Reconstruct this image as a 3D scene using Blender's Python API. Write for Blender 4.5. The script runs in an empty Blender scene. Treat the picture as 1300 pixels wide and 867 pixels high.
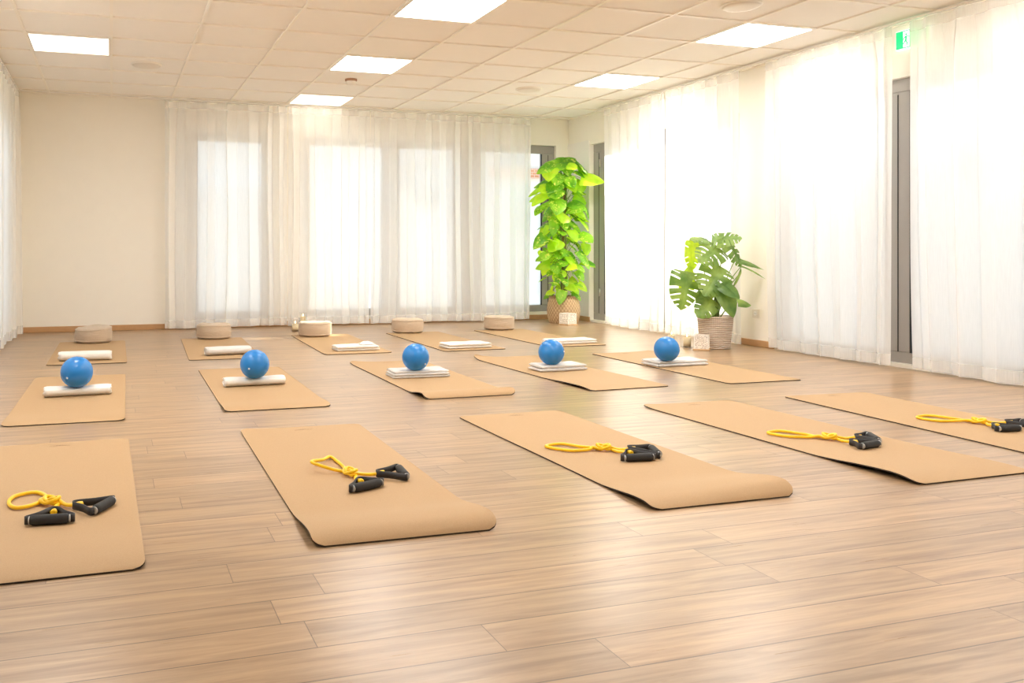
import bpy, math, random
from math import sin, cos, pi, radians as R, sqrt, hypot
from mathutils import Vector as V, Matrix, noise

S = bpy.context.scene
C = S.collection
rnd = random.Random(7)

# ------------------------------------------------------------------ place (metres)
CAMH, CEIL = 0.8986, 2.6323
XL, XR, YB, YF = -1.10, 5.80, 10.20, -1.70      # left, right, back, front walls
T = 0.6578                                       # ceiling module
TX0, TY0 = -0.0025, 10.0116

# ------------------------------------------------------------------ helpers
class MB:
    def __init__(s): s.v = []; s.f = []; s.m = []; s.sm = []
    def add(s, vs, fs, mi=0, smooth=True):
        b = len(s.v); s.v += [tuple(p) for p in vs]
        for f in fs: s.f.append(tuple(b + i for i in f)); s.m.append(mi); s.sm.append(smooth)
    def box(s, a, b, mi=0):
        (x0, y0, z0), (x1, y1, z1) = a, b
        x0, x1 = min(x0, x1), max(x0, x1); y0, y1 = min(y0, y1), max(y0, y1); z0, z1 = min(z0, z1), max(z0, z1)
        s.add([(x0,y0,z0),(x1,y0,z0),(x1,y1,z0),(x0,y1,z0),(x0,y0,z1),(x1,y0,z1),(x1,y1,z1),(x0,y1,z1)],
              [(0,3,2,1),(4,5,6,7),(0,1,5,4),(1,2,6,5),(2,3,7,6),(3,0,4,7)], mi, False)
    def grid(s, rows, mi=0, closed=False, flip=False):
        n, m = len(rows), len(rows[0]); vs = [p for r in rows for p in r]; fs = []
        for i in range(n - 1):
            for j in range(m if closed else m - 1):
                k = (j + 1) % m; q = (i*m+j, i*m+k, (i+1)*m+k, (i+1)*m+j)
                fs.append(q[::-1] if flip else q)
        s.add(vs, fs, mi)
    def lathe(s, prof, n=32, mi=0, c=(0, 0, 0), fn=None):
        rows = []
        for r, z in prof:
            row = []
            for j in range(n):
                a = 2*pi*j/n; rr, zz = (fn(a, r, z) if fn else (r, z))
                row.append((c[0]+rr*cos(a), c[1]+rr*sin(a), c[2]+zz))
            rows.append(row)
        s.grid(rows, mi, True)
    def tube(s, pts, r, n=8, mi=0, closed=False, cap=True):
        pts = [V(p) for p in pts]; N = len(pts); rows = []; up = V((0, 0, 1)); pn = None
        for i, p in enumerate(pts):
            a = pts[(i-1) % N] if (closed or i) else p; b = pts[(i+1) % N] if (closed or i < N-1) else p
            t = (b - a).normalized()
            if pn is None:
                pn = t.cross(up)
                if pn.length < .05: pn = t.cross(V((1, 0, 0)))
            pn = (pn - t*pn.dot(t))
            if pn.length < 1e-6: pn = t.orthogonal()
            pn.normalize(); q = t.cross(pn)
            rr = r[i] if isinstance(r, (list, tuple)) else r
            rows.append([p + pn*rr*cos(2*pi*k/n) + q*rr*sin(2*pi*k/n) for k in range(n)])
        if closed: rows.append(rows[0])
        s.grid(rows, mi, True)
        if cap and not closed:
            b = len(s.v) - len(rows)*n
            s.f.append(tuple(b+k for k in range(n))[::-1]); s.m.append(mi); s.sm.append(False)
            e = len(s.v) - n
            s.f.append(tuple(e+k for k in range(n))); s.m.append(mi); s.sm.append(False)
    def ribbon(s, pts, w, th, mi=0):
        # flat webbing standing on its edge: path pts, height w, thickness th
        pts = [V(p) for p in pts]; N = len(pts); rows = []
        for i, p in enumerate(pts):
            t = (pts[min(i+1, N-1)] - pts[max(i-1, 0)]); t.z = 0; t.normalize(); q = V((-t.y, t.x, 0))
            rows.append([p+q*th/2-V((0,0,w/2)), p+q*th/2+V((0,0,w/2)), p-q*th/2+V((0,0,w/2)), p-q*th/2-V((0,0,w/2))])
        s.grid(rows, mi, True)
        b = len(s.v)-len(rows)*4; e = len(s.v)-4
        for q in ((b+3,b+2,b+1,b), (e,e+1,e+2,e+3)): s.f.append(q); s.m.append(mi); s.sm.append(False)
    def build(s, name, mats, parent=None, loc=None, kind=None, auto=None):
        me = bpy.data.meshes.new(name); me.from_pydata(s.v, [], s.f); me.update()
        for m in (mats if isinstance(mats, (list, tuple)) else [mats]): me.materials.append(m)
        me.polygons.foreach_set('material_index', s.m); me.polygons.foreach_set('use_smooth', s.sm)
        o = bpy.data.objects.new(name, me); C.objects.link(o)
        if parent is not None: o.parent = parent
        if loc is not None: o.location = loc
        if kind: o['kind'] = kind
        return o

def bevel(o, w, seg=2):
    m = o.modifiers.new('b', 'BEVEL'); m.width = w; m.segments = seg; m.limit_method = 'ANGLE'; m.angle_limit = R(35); return o
def tag(o, label, cat, group=None):
    o['label'] = label; o['category'] = cat
    if group: o['group'] = group
    return o
def empty(name, loc, rz=0, label=None, cat=None, group=None):
    o = bpy.data.objects.new(name, None); C.objects.link(o); o.location = loc; o.rotation_euler = (0, 0, rz)
    o.empty_display_size = .05
    if label: tag(o, label, cat, group)
    return o
def copy_tree(o, parent=None):
    c = o.copy(); C.objects.link(c)
    if parent is not None: c.parent = parent
    for ch in list(o.children): copy_tree(ch, c)
    return c
def cr(pts, n=8, closed=False):
    # Catmull-Rom through the points
    P = [V(p) for p in pts]; N = len(P); out = []
    rng = range(N if closed else N-1)
    for i in rng:
        if closed: a, b, c, d = P[(i-1) % N], P[i], P[(i+1) % N], P[(i+2) % N]
        else: a, b, c, d = P[max(i-1, 0)], P[i], P[i+1], P[min(i+2, N-1)]
        for k in range(n):
            t = k/n
            out.append(.5*((2*b)+(c-a)*t+(2*a-5*b+4*c-d)*t*t+(3*b-a-3*c+d)*t**3))
    if not closed: out.append(P[-1])
    return out

# ------------------------------------------------------------------ materials
def mat(name):
    m = bpy.data.materials.new(name); m.use_nodes = True; nt = m.node_tree; nt.nodes.clear()
    out = nt.nodes.new('ShaderNodeOutputMaterial'); return m, nt, out
class N:
    def __init__(s, nt): s.nt = nt
    def __call__(s, t, ins=None, **kw):
        n = s.nt.nodes.new('ShaderNode'+t)
        for k, v in kw.items(): setattr(n, k, v)
        for k, v in (ins or {}).items():
            i = n.inputs[k]
            if isinstance(v, bpy.types.NodeSocket): s.nt.links.new(v, i)
            elif isinstance(v, (tuple, list)) and len(v) == 3 and i.type == 'RGBA': i.default_value = (*v, 1)
            else: i.default_value = v
        return n
    def math(s, op, a, b=0, c=0):
        n = s('Math', operation=op)
        for i, v in enumerate((a, b, c)):
            if isinstance(v, bpy.types.NodeSocket): s.nt.links.new(v, n.inputs[i])
            else: n.inputs[i].default_value = v
        return n.outputs[0]
    def mix(s, f, a, b, mode='MIX'):
        n = s('Mix', data_type='RGBA', blend_type=mode)
        for i, v in ((0, f), (6, a), (7, b)):
            if isinstance(v, bpy.types.NodeSocket): s.nt.links.new(v, n.inputs[i])
            elif i == 0: n.inputs[0].default_value = v
            else: n.inputs[i].default_value = (*v, 1)
        return n.outputs[2]
def plain(name, col, rough=.6, metal=0, spec=.5, bump=0, bscale=200, var=0, vscale=8, emit=None, es=0, coat=0):
    m, nt, out = mat(name); n = N(nt)
    tc = n('TexCoord').outputs['Object']
    c = col
    if var:
        nz = n('TexNoise', {'Vector': tc, 'Scale': vscale, 'Detail': 4.})
        c = n.mix(nz.outputs['Fac'], tuple(x*(1-var) for x in col), tuple(min(1, x*(1+var)) for x in col))
    b = n('BsdfPrincipled', {'Base Color': c, 'Roughness': rough, 'Metallic': metal, 'Specular IOR Level': spec, 'Coat Weight': coat})
    if emit: b.inputs['Emission Color'].default_value = (*emit, 1); b.inputs['Emission Strength'].default_value = es
    if bump:
        nb = n('TexNoise', {'Vector': tc, 'Scale': bscale, 'Detail': 3.})
        bp = n('Bump', {'Height': nb.outputs['Fac'], 'Strength': bump, 'Distance': .002})
        nt.links.new(bp.outputs[0], b.inputs['Normal'])
    nt.links.new(b.outputs[0], out.inputs[0]); return m

def m_floor():
    m, nt, out = mat('oak_laminate'); n = N(nt)
    tc = n('TexCoord').outputs['Object']; sx = n('SeparateXYZ', {0: tc}); X, Y = sx.outputs[0], sx.outputs[1]
    PW, PL = .1465, 1.285
    yr = n.math('DIVIDE', n.math('ADD', Y, 20*PW - 1.76 + .0), PW); row = n.math('FLOOR', yr); fy = n.math('FRACT', yr)
    wn = n('TexWhiteNoise', {'W': row}, noise_dimensions='1D').outputs['Value']
    xr = n.math('DIVIDE', n.math('ADD', n.math('ADD', X, 12.), n.math('MULTIPLY', wn, PL)), PL)
    col = n.math('FLOOR', xr); fx = n.math('FRACT', xr)
    pid = n('CombineXYZ', {0: col, 1: row}).outputs[0]
    pr = n('TexWhiteNoise', {'Vector': pid}, noise_dimensions='3D')
    pv = pr.outputs['Value']
    # grain stretched along the plank, its own offset per plank
    off = n('VectorMath', {0: pr.outputs['Color'], 1: (37., 11., 0.)}, operation='MULTIPLY').outputs[0]
    co = n('VectorMath', {0: tc, 1: off}, operation='ADD').outputs[0]
    g1 = n('Mapping', {'Vector': co, 'Scale': (1.3, 17., 1.)}).outputs[0]
    n1 = n('TexNoise', {'Vector': g1, 'Scale': 1.6, 'Detail': 6., 'Roughness': .62, 'Distortion': .5}).outputs['Fac']
    g2 = n('Mapping', {'Vector': co, 'Scale': (2.2, 95., 1.)}).outputs[0]
    n2 = n('TexNoise', {'Vector': g2, 'Scale': 1.5, 'Detail': 4., 'Roughness': .6}).outputs['Fac']
    g3 = n('Mapping', {'Vector': co, 'Scale': (.9, 4.5, 1.)}).outputs[0]
    n3 = n('TexNoise', {'Vector': g3, 'Scale': 1.7, 'Detail': 3.}).outputs['Fac']
    r1 = n('ValToRGB', {0: n1}); e = r1.color_ramp.elements
    e[0].position = .34; e[0].color = (*FL_A, 1); e[1].position = .62; e[1].color = (*FL_B, 1)
    c = n.mix(n.math('MULTIPLY', n3, .6), r1.outputs[0], FL_C)
    c = n.mix(n.math('MULTIPLY_ADD', n2, .5, -.08), c, n.mix(.55, c, (.16, .09, .05)))
    # plank to plank tone
    tone = n.math('MULTIPLY_ADD', pv, .20, .90)
    c = n.mix(1., c, n('CombineColor', {0: tone, 1: tone, 2: tone}).outputs[0], 'MULTIPLY')
    def edge(f, w):
        a = n.math('LESS_THAN', f, w); b = n.math('GREATER_THAN', f, 1-w); return n.math('MAXIMUM', a, b)
    gap = n.math('MAXIMUM', edge(fy, .014), edge(fx, .0009))
    c = n.mix(n.math('MULTIPLY', gap, .9), c, (.10, .055, .03))
    h = n.math('SUBTRACT', n.math('MULTIPLY', n2, .10), gap)
    bp = n('Bump', {'Height': h, 'Strength': .35, 'Distance': .0012})
    ro = n.math('MULTIPLY_ADD', n2, .14, .23)
    b = n('BsdfPrincipled', {'Base Color': c, 'Roughness': ro, 'Specular IOR Level': .85, 'Normal': bp.outputs[0]})
    nt.links.new(b.outputs[0], out.inputs[0]); return m
FL_A = (.235, .125, .055); FL_B = (.50, .32, .165); FL_C = (.375, .28, .185)

def m_sheer(name='sheer_voile', op=.82):
    m, nt, out = mat(name); n = N(nt)
    tc = n('TexCoord').outputs['Object']
    w = n('TexNoise', {'Vector': n('Mapping', {'Vector': tc, 'Scale': (60., 60., 3.)}).outputs[0], 'Scale': 3., 'Detail': 2.}).outputs['Fac']
    lw = n('LayerWeight', {'Blend': .35}).outputs['Facing']
    o = n.math('ADD', n.math('MULTIPLY_ADD', w, .10, op-.05), n.math('MULTIPLY', lw, .25))
    o = n.math('MINIMUM', o, .97)
    d = n('BsdfDiffuse', {'Color': (.96, .95, .93)}); t = n('BsdfTranslucent', {'Color': (.98, .98, .97)})
    mx = n('MixShader', {0: .46, 1: d.outputs[0], 2: t.outputs[0]})
    tr = n('BsdfTransparent', {'Color': (1, 1, 1)})
    f = n('MixShader', {0: o, 1: tr.outputs[0], 2: mx.outputs[0]})
    nt.links.new(f.outputs[0], out.inputs[0]); return m

def m_glass(name, tint=(.97, .985, .98), frost=0):
    m, nt, out = mat(name); n = N(nt)
    tr = n('BsdfTransparent', {'Color': tint}); g = n('BsdfGlossy', {'Roughness': .02})
    fr = n.math('MULTIPLY', n('LayerWeight', {'Blend': .12}).outputs['Fresnel'], n.math('SUBTRACT', 1., n('NewGeometry').outputs['Backfacing']))
    s = n('MixShader', {0: fr, 1: tr.outputs[0], 2: g.outputs[0]}).outputs[0]
    if frost:
        t = n('BsdfTranslucent', {'Color': (.92, .95, .97)}); d = n('BsdfDiffuse', {'Color': (.85, .88, .9)})
        td = n('MixShader', {0: .85, 1: d.outputs[0], 2: t.outputs[0]}).outputs[0]
        s = n('MixShader', {0: frost, 1: s, 2: td}).outputs[0]
    nt.links.new(s, out.inputs[0]); return m

def m_leaf(name, c1, c2, var=None, tl=.5):
    m, nt, out = mat(name); n = N(nt)
    tc = n('TexCoord').outputs['Object']
    nz = n('TexNoise', {'Vector': tc, 'Scale': 5., 'Detail': 4.}).outputs['Fac']
    r = n('ValToRGB', {0: nz}); e = r.color_ramp.elements
    e[0].position = .38; e[0].color = (*c1, 1); e[1].position = .62; e[1].color = (*c2, 1); c = r.outputs[0]
    if var:
        n2 = n('TexNoise', {'Vector': tc, 'Scale': 22., 'Detail': 5., 'Distortion': 1.}).outputs['Fac']
        r2 = n('ValToRGB', {0: n2}); r2.color_ramp.elements[0].position = .56; r2.color_ramp.elements[1].position = .66
        c = n.mix(r2.outputs[0], c, var)
    b = n('BsdfPrincipled', {'Base Color': c, 'Roughness': .38, 'Specular IOR Level': .5})
    t = n('BsdfTranslucent', {'Color': n.mix(1., c, (1.9, 1.7, .6), 'MULTIPLY')})
    f = n('MixShader', {0: tl, 1: b.outputs[0], 2: t.outputs[0]})
    nt.links.new(f.outputs[0], out.inputs[0]); return m

def m_weave(name, c1, c2, su, sv, ribs=0):
    # woven rope: su strands round, sv rows up (object coordinates, cylindrical)
    m, nt, out = mat(name); n = N(nt)
    tc = n('TexCoord').outputs['Object']; s = n('SeparateXYZ', {0: tc})
    a = n.math('ARCTAN2', s.outputs[1], s.outputs[0])
    u = n.math('MULTIPLY', a, su/(2*pi)*2*pi/2); v = n.math('MULTIPLY', s.outputs[2], sv*pi)
    w = n.math('MULTIPLY', n.math('SINE', u), n.math('SINE', v))
    if ribs: w = n.math('MULTIPLY_ADD', n.math('SINE', u), .22, n.math('MULTIPLY', n.math('COSINE', n.math('MULTIPLY', s.outputs[2], 2*pi*ribs)), -.78))
    nz = n('TexNoise', {'Vector': tc, 'Scale': 60., 'Detail': 3.}).outputs['Fac']
    f = n.math('MULTIPLY_ADD', w, .5, .5)
    c = n.mix(f, c1, c2); c = n.mix(n.math('MULTIPLY', nz, .35), c, tuple(x*.6 for x in c1))
    bp = n('Bump', {'Height': f, 'Strength': .7, 'Distance': .006})
    b = n('BsdfPrincipled', {'Base Color': c, 'Roughness': .8, 'Normal': bp.outputs[0], 'Specular IOR Level': .2})
    nt.links.new(b.outputs[0], out.inputs[0]); return m

def m_cloth(name, col, var=.06, wr=.5):
    m, nt, out = mat(name); n = N(nt)
    tc = n('TexCoord').outputs['Object']
    a = n('TexNoise', {'Vector': n('Mapping', {'Vector': tc, 'Scale': (1., 1., 3.)}).outputs[0], 'Scale': 11., 'Detail': 4., 'Distortion': 1.2}).outputs['Fac']
    bb = n('TexNoise', {'Vector': tc, 'Scale': 420., 'Detail': 2.}).outputs['Fac']
    h = n.math('MULTIPLY_ADD', bb, .08, n.math('MULTIPLY', a, wr))
    bp = n('Bump', {'Height': h, 'Strength': .5, 'Distance': .02})
    c = n.mix(a, tuple(x*(1-var) for x in col), tuple(min(1, x*(1+var)) for x in col))
    b = n('BsdfPrincipled', {'Base Color': c, 'Roughness': .95, 'Normal': bp.outputs[0], 'Specular IOR Level': .1, 'Sheen Weight': .25})
    nt.links.new(b.outputs[0], out.inputs[0]); return m

M = {}
M['floor'] = m_floor()
M['wall'] = plain('cream_wall', (.92, .89, .81), .9, spec=.2, bump=.15, bscale=90, var=.015)
M['tile'] = plain('ceiling_tile', (.91, .89, .85), .95, spec=.1, bump=.08, bscale=260, var=.012)
M['bar'] = plain('white_grid', (.90, .86, .78), .35)
M['white'] = plain('white_paint', (.88, .86, .82), .4)
M['base'] = plain('oak_baseboard', (.52, .30, .14), .45, var=.15, vscale=12)
M['sheer'] = m_sheer()
M['hem'] = m_sheer('sheer_hem', .30)
M['glass'] = m_glass('window_glass'); M['frost'] = m_glass('frosted_film', frost=.62)
M['frost_disc'] = m_glass('frosted_disc', frost=.9)
M['frame'] = plain('warm_grey_frame', (.36, .34, .315), .45, var=.03)
M['gasket'] = plain('black_gasket', (.02, .02, .02), .6)
M['metal'] = plain('brushed_steel', (.62, .60, .57), .35, metal=.9)
M['cork'] = None
def m_cork():
    m, nt, out = mat('cork'); n = N(nt)
    tc = n('TexCoord').outputs['Object']
    a = n('TexNoise', {'Vector': tc, 'Scale': 330., 'Detail': 3.}).outputs['Fac']
    v = n('TexVoronoi', {'Vector': tc, 'Scale': 260.}).outputs['Distance']
    g = n('TexNoise', {'Vector': tc, 'Scale': 3., 'Detail': 2.}).outputs['Fac']
    c = n.mix(a, (.37, .23, .112), (.52, .355, .20))
    c = n.mix(n.math('MULTIPLY', g, .35), c, (.44, .28, .14))
    bp = n('Bump', {'Height': n.math('ADD', a, v), 'Strength': .12, 'Distance': .001})
    b = n('BsdfPrincipled', {'Base Color': c, 'Roughness': .62, 'Specular IOR Level': .28, 'Normal': bp.outputs[0]})
    nt.links.new(b.outputs[0], out.inputs[0]); return m
M['cork'] = m_cork()
M['rubber'] = plain('black_rubber', (.035, .022, .014), .8)
M['emblem'] = plain('brown_print', (.20, .12, .06), .7)
M['ball'] = plain('blue_vinyl', (.014, .20, .58), .27, spec=.5, bump=.05, bscale=300)
M['valve'] = plain('pale_plug', (.75, .82, .9), .3)
M['towel_w'] = m_cloth('white_towel', (.80, .775, .73), wr=.25)
M['towel_g'] = m_cloth('grey_white_towel', (.66, .64, .62), wr=.2)
M['cush'] = m_cloth('beige_linen', (.53, .42, .31), wr=.7)
M['cush_s'] = m_cloth('beige_piping', (.58, .47, .36), wr=.1)
M['yellow'] = plain('yellow_latex', (.95, .60, .01), .35, spec=.5)
M['foam'] = plain('black_foam', (.022, .021, .021), .75, bump=.3, bscale=500)
M['web'] = plain('black_webbing', (.028, .026, .028), .6, bump=.3, bscale=700)
M['ring'] = plain('grey_plastic', (.45, .45, .45), .3, metal=.5)
M['basket'] = m_weave('wicker', (.36, .22, .11), (.70, .52, .32), 60, 34)
M['rope_pot'] = m_weave('rope_weave', (.40, .27, .18), (.82, .74, .66), 120, 20, 17/.295)
M['soil'] = plain('soil', (.05, .032, .02), .95, bump=1, bscale=80)
M['moss'] = plain('moss_pole', (.24, .15, .07), .95, bump=1, bscale=90, var=.4, vscale=40)
M['stem'] = plain('green_stem', (.19, .30, .06), .5)
M['stem_b'] = plain('brown_stem', (.22, .20, .10), .6)
M['pothos'] = m_leaf('golden_leaf', (.10, .33, .02), (.30, .58, .045), (.70, .76, .20), .45)
M['monst'] = m_leaf('monstera_leaf', (.10, .21, .05), (.27, .40, .13), None, .4)
M['monst_y'] = m_leaf('young_leaf', (.30, .48, .04), (.42, .58, .06), None, .5)
M['wax'] = plain('ivory_wax', (.86, .72, .48), .5)
M['lace'] = None
M['tray'] = plain('light_wood', (.58, .38, .20), .5, var=.15, vscale=30)
M['wick'] = plain('wick', (.03, .02, .02), .9)
M['flame'] = plain('flame', (1, .7, .3), .5, emit=(1, .62, .22), es=6)
M['cglass'] = m_glass('clear_glass', (.985, .985, .98))
M['plastic'] = plain('white_plastic', (.78, .73, .65), .35)
M['dark'] = plain('dark_hole', (.03, .03, .03), .8)
M['smoke_red'] = plain('brown_plastic', (.40, .22, .13), .5)
M['green'] = plain('exit_green', (0, .42, .13), .4, emit=(0, .75, .22), es=.55)
M['exit_white'] = plain('exit_white', (.9, .95, .9), .4, emit=(.9, 1, .92), es=.6)
M['diff'] = plain('lamp_diffuser', (.9, .88, .82), .5, emit=(1., .97, .92), es=14.)
M['diff_dim'] = plain('lamp_diffuser_dim', (.9, .88, .82), .5, emit=(1., .92, .82), es=1.6)
M['paving'] = plain('paving', (.55, .52, .48), .9, var=.1, vscale=1.5)
M['facade'] = plain('render_white', (.86, .85, .82), .9)
M['facade2'] = plain('render_cream', (.85, .80, .68), .9)
M['wpane'] = plain('house_window', (.30, .42, .55), .15)
def m_tilesroof():
    m, nt, out = mat('terracotta'); n = N(nt)
    tc = n('TexCoord').outputs['Object']
    br = n('TexBrick', {'Vector': n('Mapping', {'Vector': tc, 'Rotation': (R(90), 0, 0)}).outputs[0], 'Color1': (.62, .25, .13), 'Color2': (.72, .36, .2), 'Mortar': (.75, .6, .5), 'Scale': 4., 'Mortar Size': .03})
    b = n('BsdfPrincipled', {'Base Color': br.outputs[0], 'Roughness': .9}); nt.links.new(b.outputs[0], out.inputs[0]); return m
M['terra'] = m_tilesroof()
def m_lace():
    m, nt, out = mat('lace_glass'); n = N(nt)
    tc = n('TexCoord').outputs['Object']
    v = n('TexVoronoi', {'Vector': tc, 'Scale': 75.}, feature='DISTANCE_TO_EDGE').outputs['Distance']
    f = n.math('LESS_THAN', v, .16)
    d = n('BsdfDiffuse', {'Color': (.9, .89, .87)}); t = n('BsdfTranslucent', {'Color': (.95, .9, .85)})
    a = n('MixShader', {0: .4, 1: d.outputs[0], 2: t.outputs[0]}); g = n('BsdfTransparent', {'Color': (.95, .93, .9)})
    x = n('MixShader', {0: n.math('MULTIPLY_ADD', f, .55, .4), 1: g.outputs[0], 2: a.outputs[0]})
    nt.links.new(x.outputs[0], out.inputs[0]); return m
M['lace'] = m_lace()

# ------------------------------------------------------------------ room shell
W = .22      # wall thickness
def struct(name, mb, m, parent=None): return mb.build(name, m, parent, kind=None if parent else 'structure')
b = MB(); b.box((XL-W, YF-W, -.12), (XR+W, YB+W, 0)); struct('floor', b, M['floor'])
# ceiling: slab of tiles, each bevelled edge a hair above the bars
PAN = [(3, 6), (3, 3), (3, 0), (-1, 3), (7, 6), (7, 3), (3, 9), (7, 9), (-1, 6), (3, 12), (7, 12), (-1, 9)]
b = MB(); b.box((XL-W, YF-W, CEIL+.012), (XR+W, YB+W, CEIL+.14)); struct('ceiling', b, M['tile'])
b = MB()
k = -2
bx = []
while TX0 + k*T < XR:
    x = TX0 + k*T
    if x > XL: b.box((x-.011, YF, CEIL-.001), (x+.011, YB, CEIL+.013))
    k += 1
k = 0
while TY0 - k*T > YF:
    y = TY0 - k*T; b.box((XL, y-.011, CEIL), (XR, y+.011, CEIL+.013)); k += 1
b.box((XL, YB-.03, CEIL-.002), (XR, YB, CEIL+.013)); b.box((XR-.03, YF, CEIL-.002), (XR, YB, CEIL+.013))
b.box((XL, YF, CEIL-.002), (XL+.03, YB, CEIL+.013))
struct('trim_1', b, M['bar'])

# openings: (a0, a1, z0, z1) along the wall
OB = [(.80, 1.78, .10, 2.29), (2.21, 5.615, .10, 2.29)]
OR = [(6.93, 9.66, .03, 2.25), (1.0, 6.46, .03, 2.235)]
OL = [(1.5, 5.6, .08, 2.25), (6.2, 9.3, .08, 2.25)]
def wall(name, along, p0, p1, t0, t1, ops):
    # solid wall with rectangular holes: strips
    b = MB(); ops = sorted(ops); cur = p0
    def bx(a0, a1, z0, z1):
        if a1-a0 < 1e-4 or z1-z0 < 1e-4: return
        if along == 'x': b.box((a0, t0, z0), (a1, t1, z1))
        else: b.box((t0, a0, z0), (t1, a1, z1))
    for a0, a1, z0, z1 in ops:
        bx(cur, a0, 0, CEIL+.012); bx(a0, a1, 0, z0); bx(a0, a1, z1, CEIL+.012); cur = a1
    bx(cur, p1, 0, CEIL+.012)
    return struct(name, b, M['wall'])
wall('wall_back', 'x', XL-W, XR+W, YB, YB+W, OB)
wall('wall_right', 'y', YF, YB, XR, XR+W, OR)
wall('wall_left', 'y', YF, YB, XL-W, XL, OL)
wall('wall_front', 'x', XL-W, XR+W, YF-W, YF, [])
# baseboards (oak, 6 cm)
def bb(name, segs):
    b = MB()
    for a, c_ in segs: b.box(a, c_)
    o = struct(name, b, M['base']); bevel(o, .004)
bb('baseboard_back', [((XL, YB-.014, 0), (XR, YB, .062))])
bb('baseboard_right', [((XR-.014, 9.66, 0), (XR, YB-.014, .062)), ((XR-.014, 6.46, 0), (XR, 6.93, .062)), ((XR-.014, YF, 0), (XR, 1.0, .062))])
bb('baseboard_left', [((XL, YF, 0), (XL+.014, YB-.014, .062))])

WN = [0]
def window(along, face, out, a0, a1, z0, z1, muls, film=1.66, sash=(), disc=None, name=None):
    """frame set 5 cm into the reveal; muls = list of (m0, m1) solid uprights; panes between them"""
    WN[0] += 1
    f0, f1 = (face+out*.05, face+out*.115)
    def B(b, p0, p1, q0, q1, d0=f0, d1=f1):
        if along == 'x': b.box((p0, min(d0, d1), q0), (p1, max(d0, d1), q1))
        else: b.box((min(d0, d1), p0, q0), (max(d0, d1), p1, q1))
    b = MB(); fw = .085
    B(b, a0, a1, z0, z0+fw); B(b, a0, a1, z1-.10, z1)
    for m0, m1 in muls: B(b, m0, m1, z0+fw, z1-.10)
    root = b.build(name or f'window_{WN[0]}', M['frame']); root['kind'] = 'structure'; bevel(root, .006)
    gk = MB()
    for m0, m1 in muls:
        mid = (m0+m1)/2
        if m1-m0 > .12:
            B(gk, mid-.004, mid+.004, z0+fw, z1-.12, face+out*.047, face+out*.0502)
    edges = sorted(muls); panes = []
    for (p, q), (r, s_) in zip(edges[:-1], edges[1:]):
        if r-q > .1: panes.append((q, r))
    for q, r in panes:
        zs = z0+fw; zt = z1-.10; g = (face+out*.08)
        pb = MB(); B(pb, q, r, film, zt, g-.004, g+.004); pb.build('glass_pane', M['glass'], root)
        pb = MB(); B(pb, q, r, zs, film, g-.004, g+.004); pb.build('frosted_pane', M['frost'], root)
        B(gk, q, q+.008, zs, zt, face+out*.045, face+out*.07); B(gk, r-.008, r, zs, zt, face+out*.045, face+out*.07)
    if gk.v: gk.build('gasket', M['gasket'], root)
    if disc:
        for (c0, cz, rr) in disc:
            pb = MB(); n = 40; g = face+out*.074; vs = []
            for k in range(n):
                a = 2*pi*k/n
                for dd in (0, .002):
                    vs.append((c0+rr*cos(a), g+out*dd, cz+rr*sin(a)) if along == 'x' else (g+out*dd, c0+rr*cos(a), cz+rr*sin(a)))
            fs = [tuple(range(0, 2*n, 2)), tuple(range(1, 2*n, 2))[::-1]] + [(2*k, 2*k+1, (2*k+3) % (2*n), (2*k+2) % (2*n)) for k in range(n)]
            pb.add(vs, fs, 0, False); pb.build('frosted_disc', M['frost_disc'], root)
    return root
window('x', YB, 1, .80, 1.78, .10, 2.29, [(.80, .953), (1.716, 1.78)])
window('x', YB, 1, 2.21, 5.615, .10, 2.29, [(2.21, 2.285), (3.228, 3.435), (4.176, 4.525), (5.43, 5.615)], disc=[(3.83, 1.66, .23)])
wr = window('y', XR, 1, 6.93, 9.66, .03, 2.25, [(6.93, 7.08), (8.118, 8.335), (9.40, 9.66)], disc=[(8.72, 1.42, .20)])
pb = MB(); pb.box((XR-.012, 9.665, .062), (XR, YB-.001, 2.31)); o_ = pb.build('sunlit_wall_strip', M['white']); o_['kind'] = 'structure'  # white strip added to stand for the sunlit stretch of wall
hb = MB()
for z in (.33, 1.95): hb.lathe([(.001, 0), (.011, 0), (.011, .10), (.001, .10)], 12, c=(XR+.045, 9.50, z))
hb.build('hinge', M['metal'], wr)
hb = MB(); hb.box((XR+.02, 9.33, .98), (XR+.048, 9.36, 1.12)); hb.tube([(XR+.02, 9.345, 1.08), (XR-.01, 9.345, 1.08), (XR-.012, 9.24, 1.08)], .009, 10)
wr2 = window('y', XR, 1, 1.0, 6.46, .03, 2.235, [(1.0, 1.1), (2.6, 2.75), (3.55, 3.66), (5.10, 5.31), (6.36, 6.46)], disc=[(4.55, 1.64, .25)])
window('y', XL, -1, 1.5, 5.6, .08, 2.25, [(1.5, 1.6), (3.5, 3.62), (5.5, 5.6)])
window('y', XL, -1, 6.2, 9.3, .08, 2.25, [(6.2, 6.3), (7.7, 7.82), (9.2, 9.3)])
# roller box at the top of the back corner window
b = MB(); b.box((4.525, YB+.02, 2.18), (5.43, YB+.05, 2.285)); ob = b.build('trim_2', M['frame']); ob['kind'] = 'structure'

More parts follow.
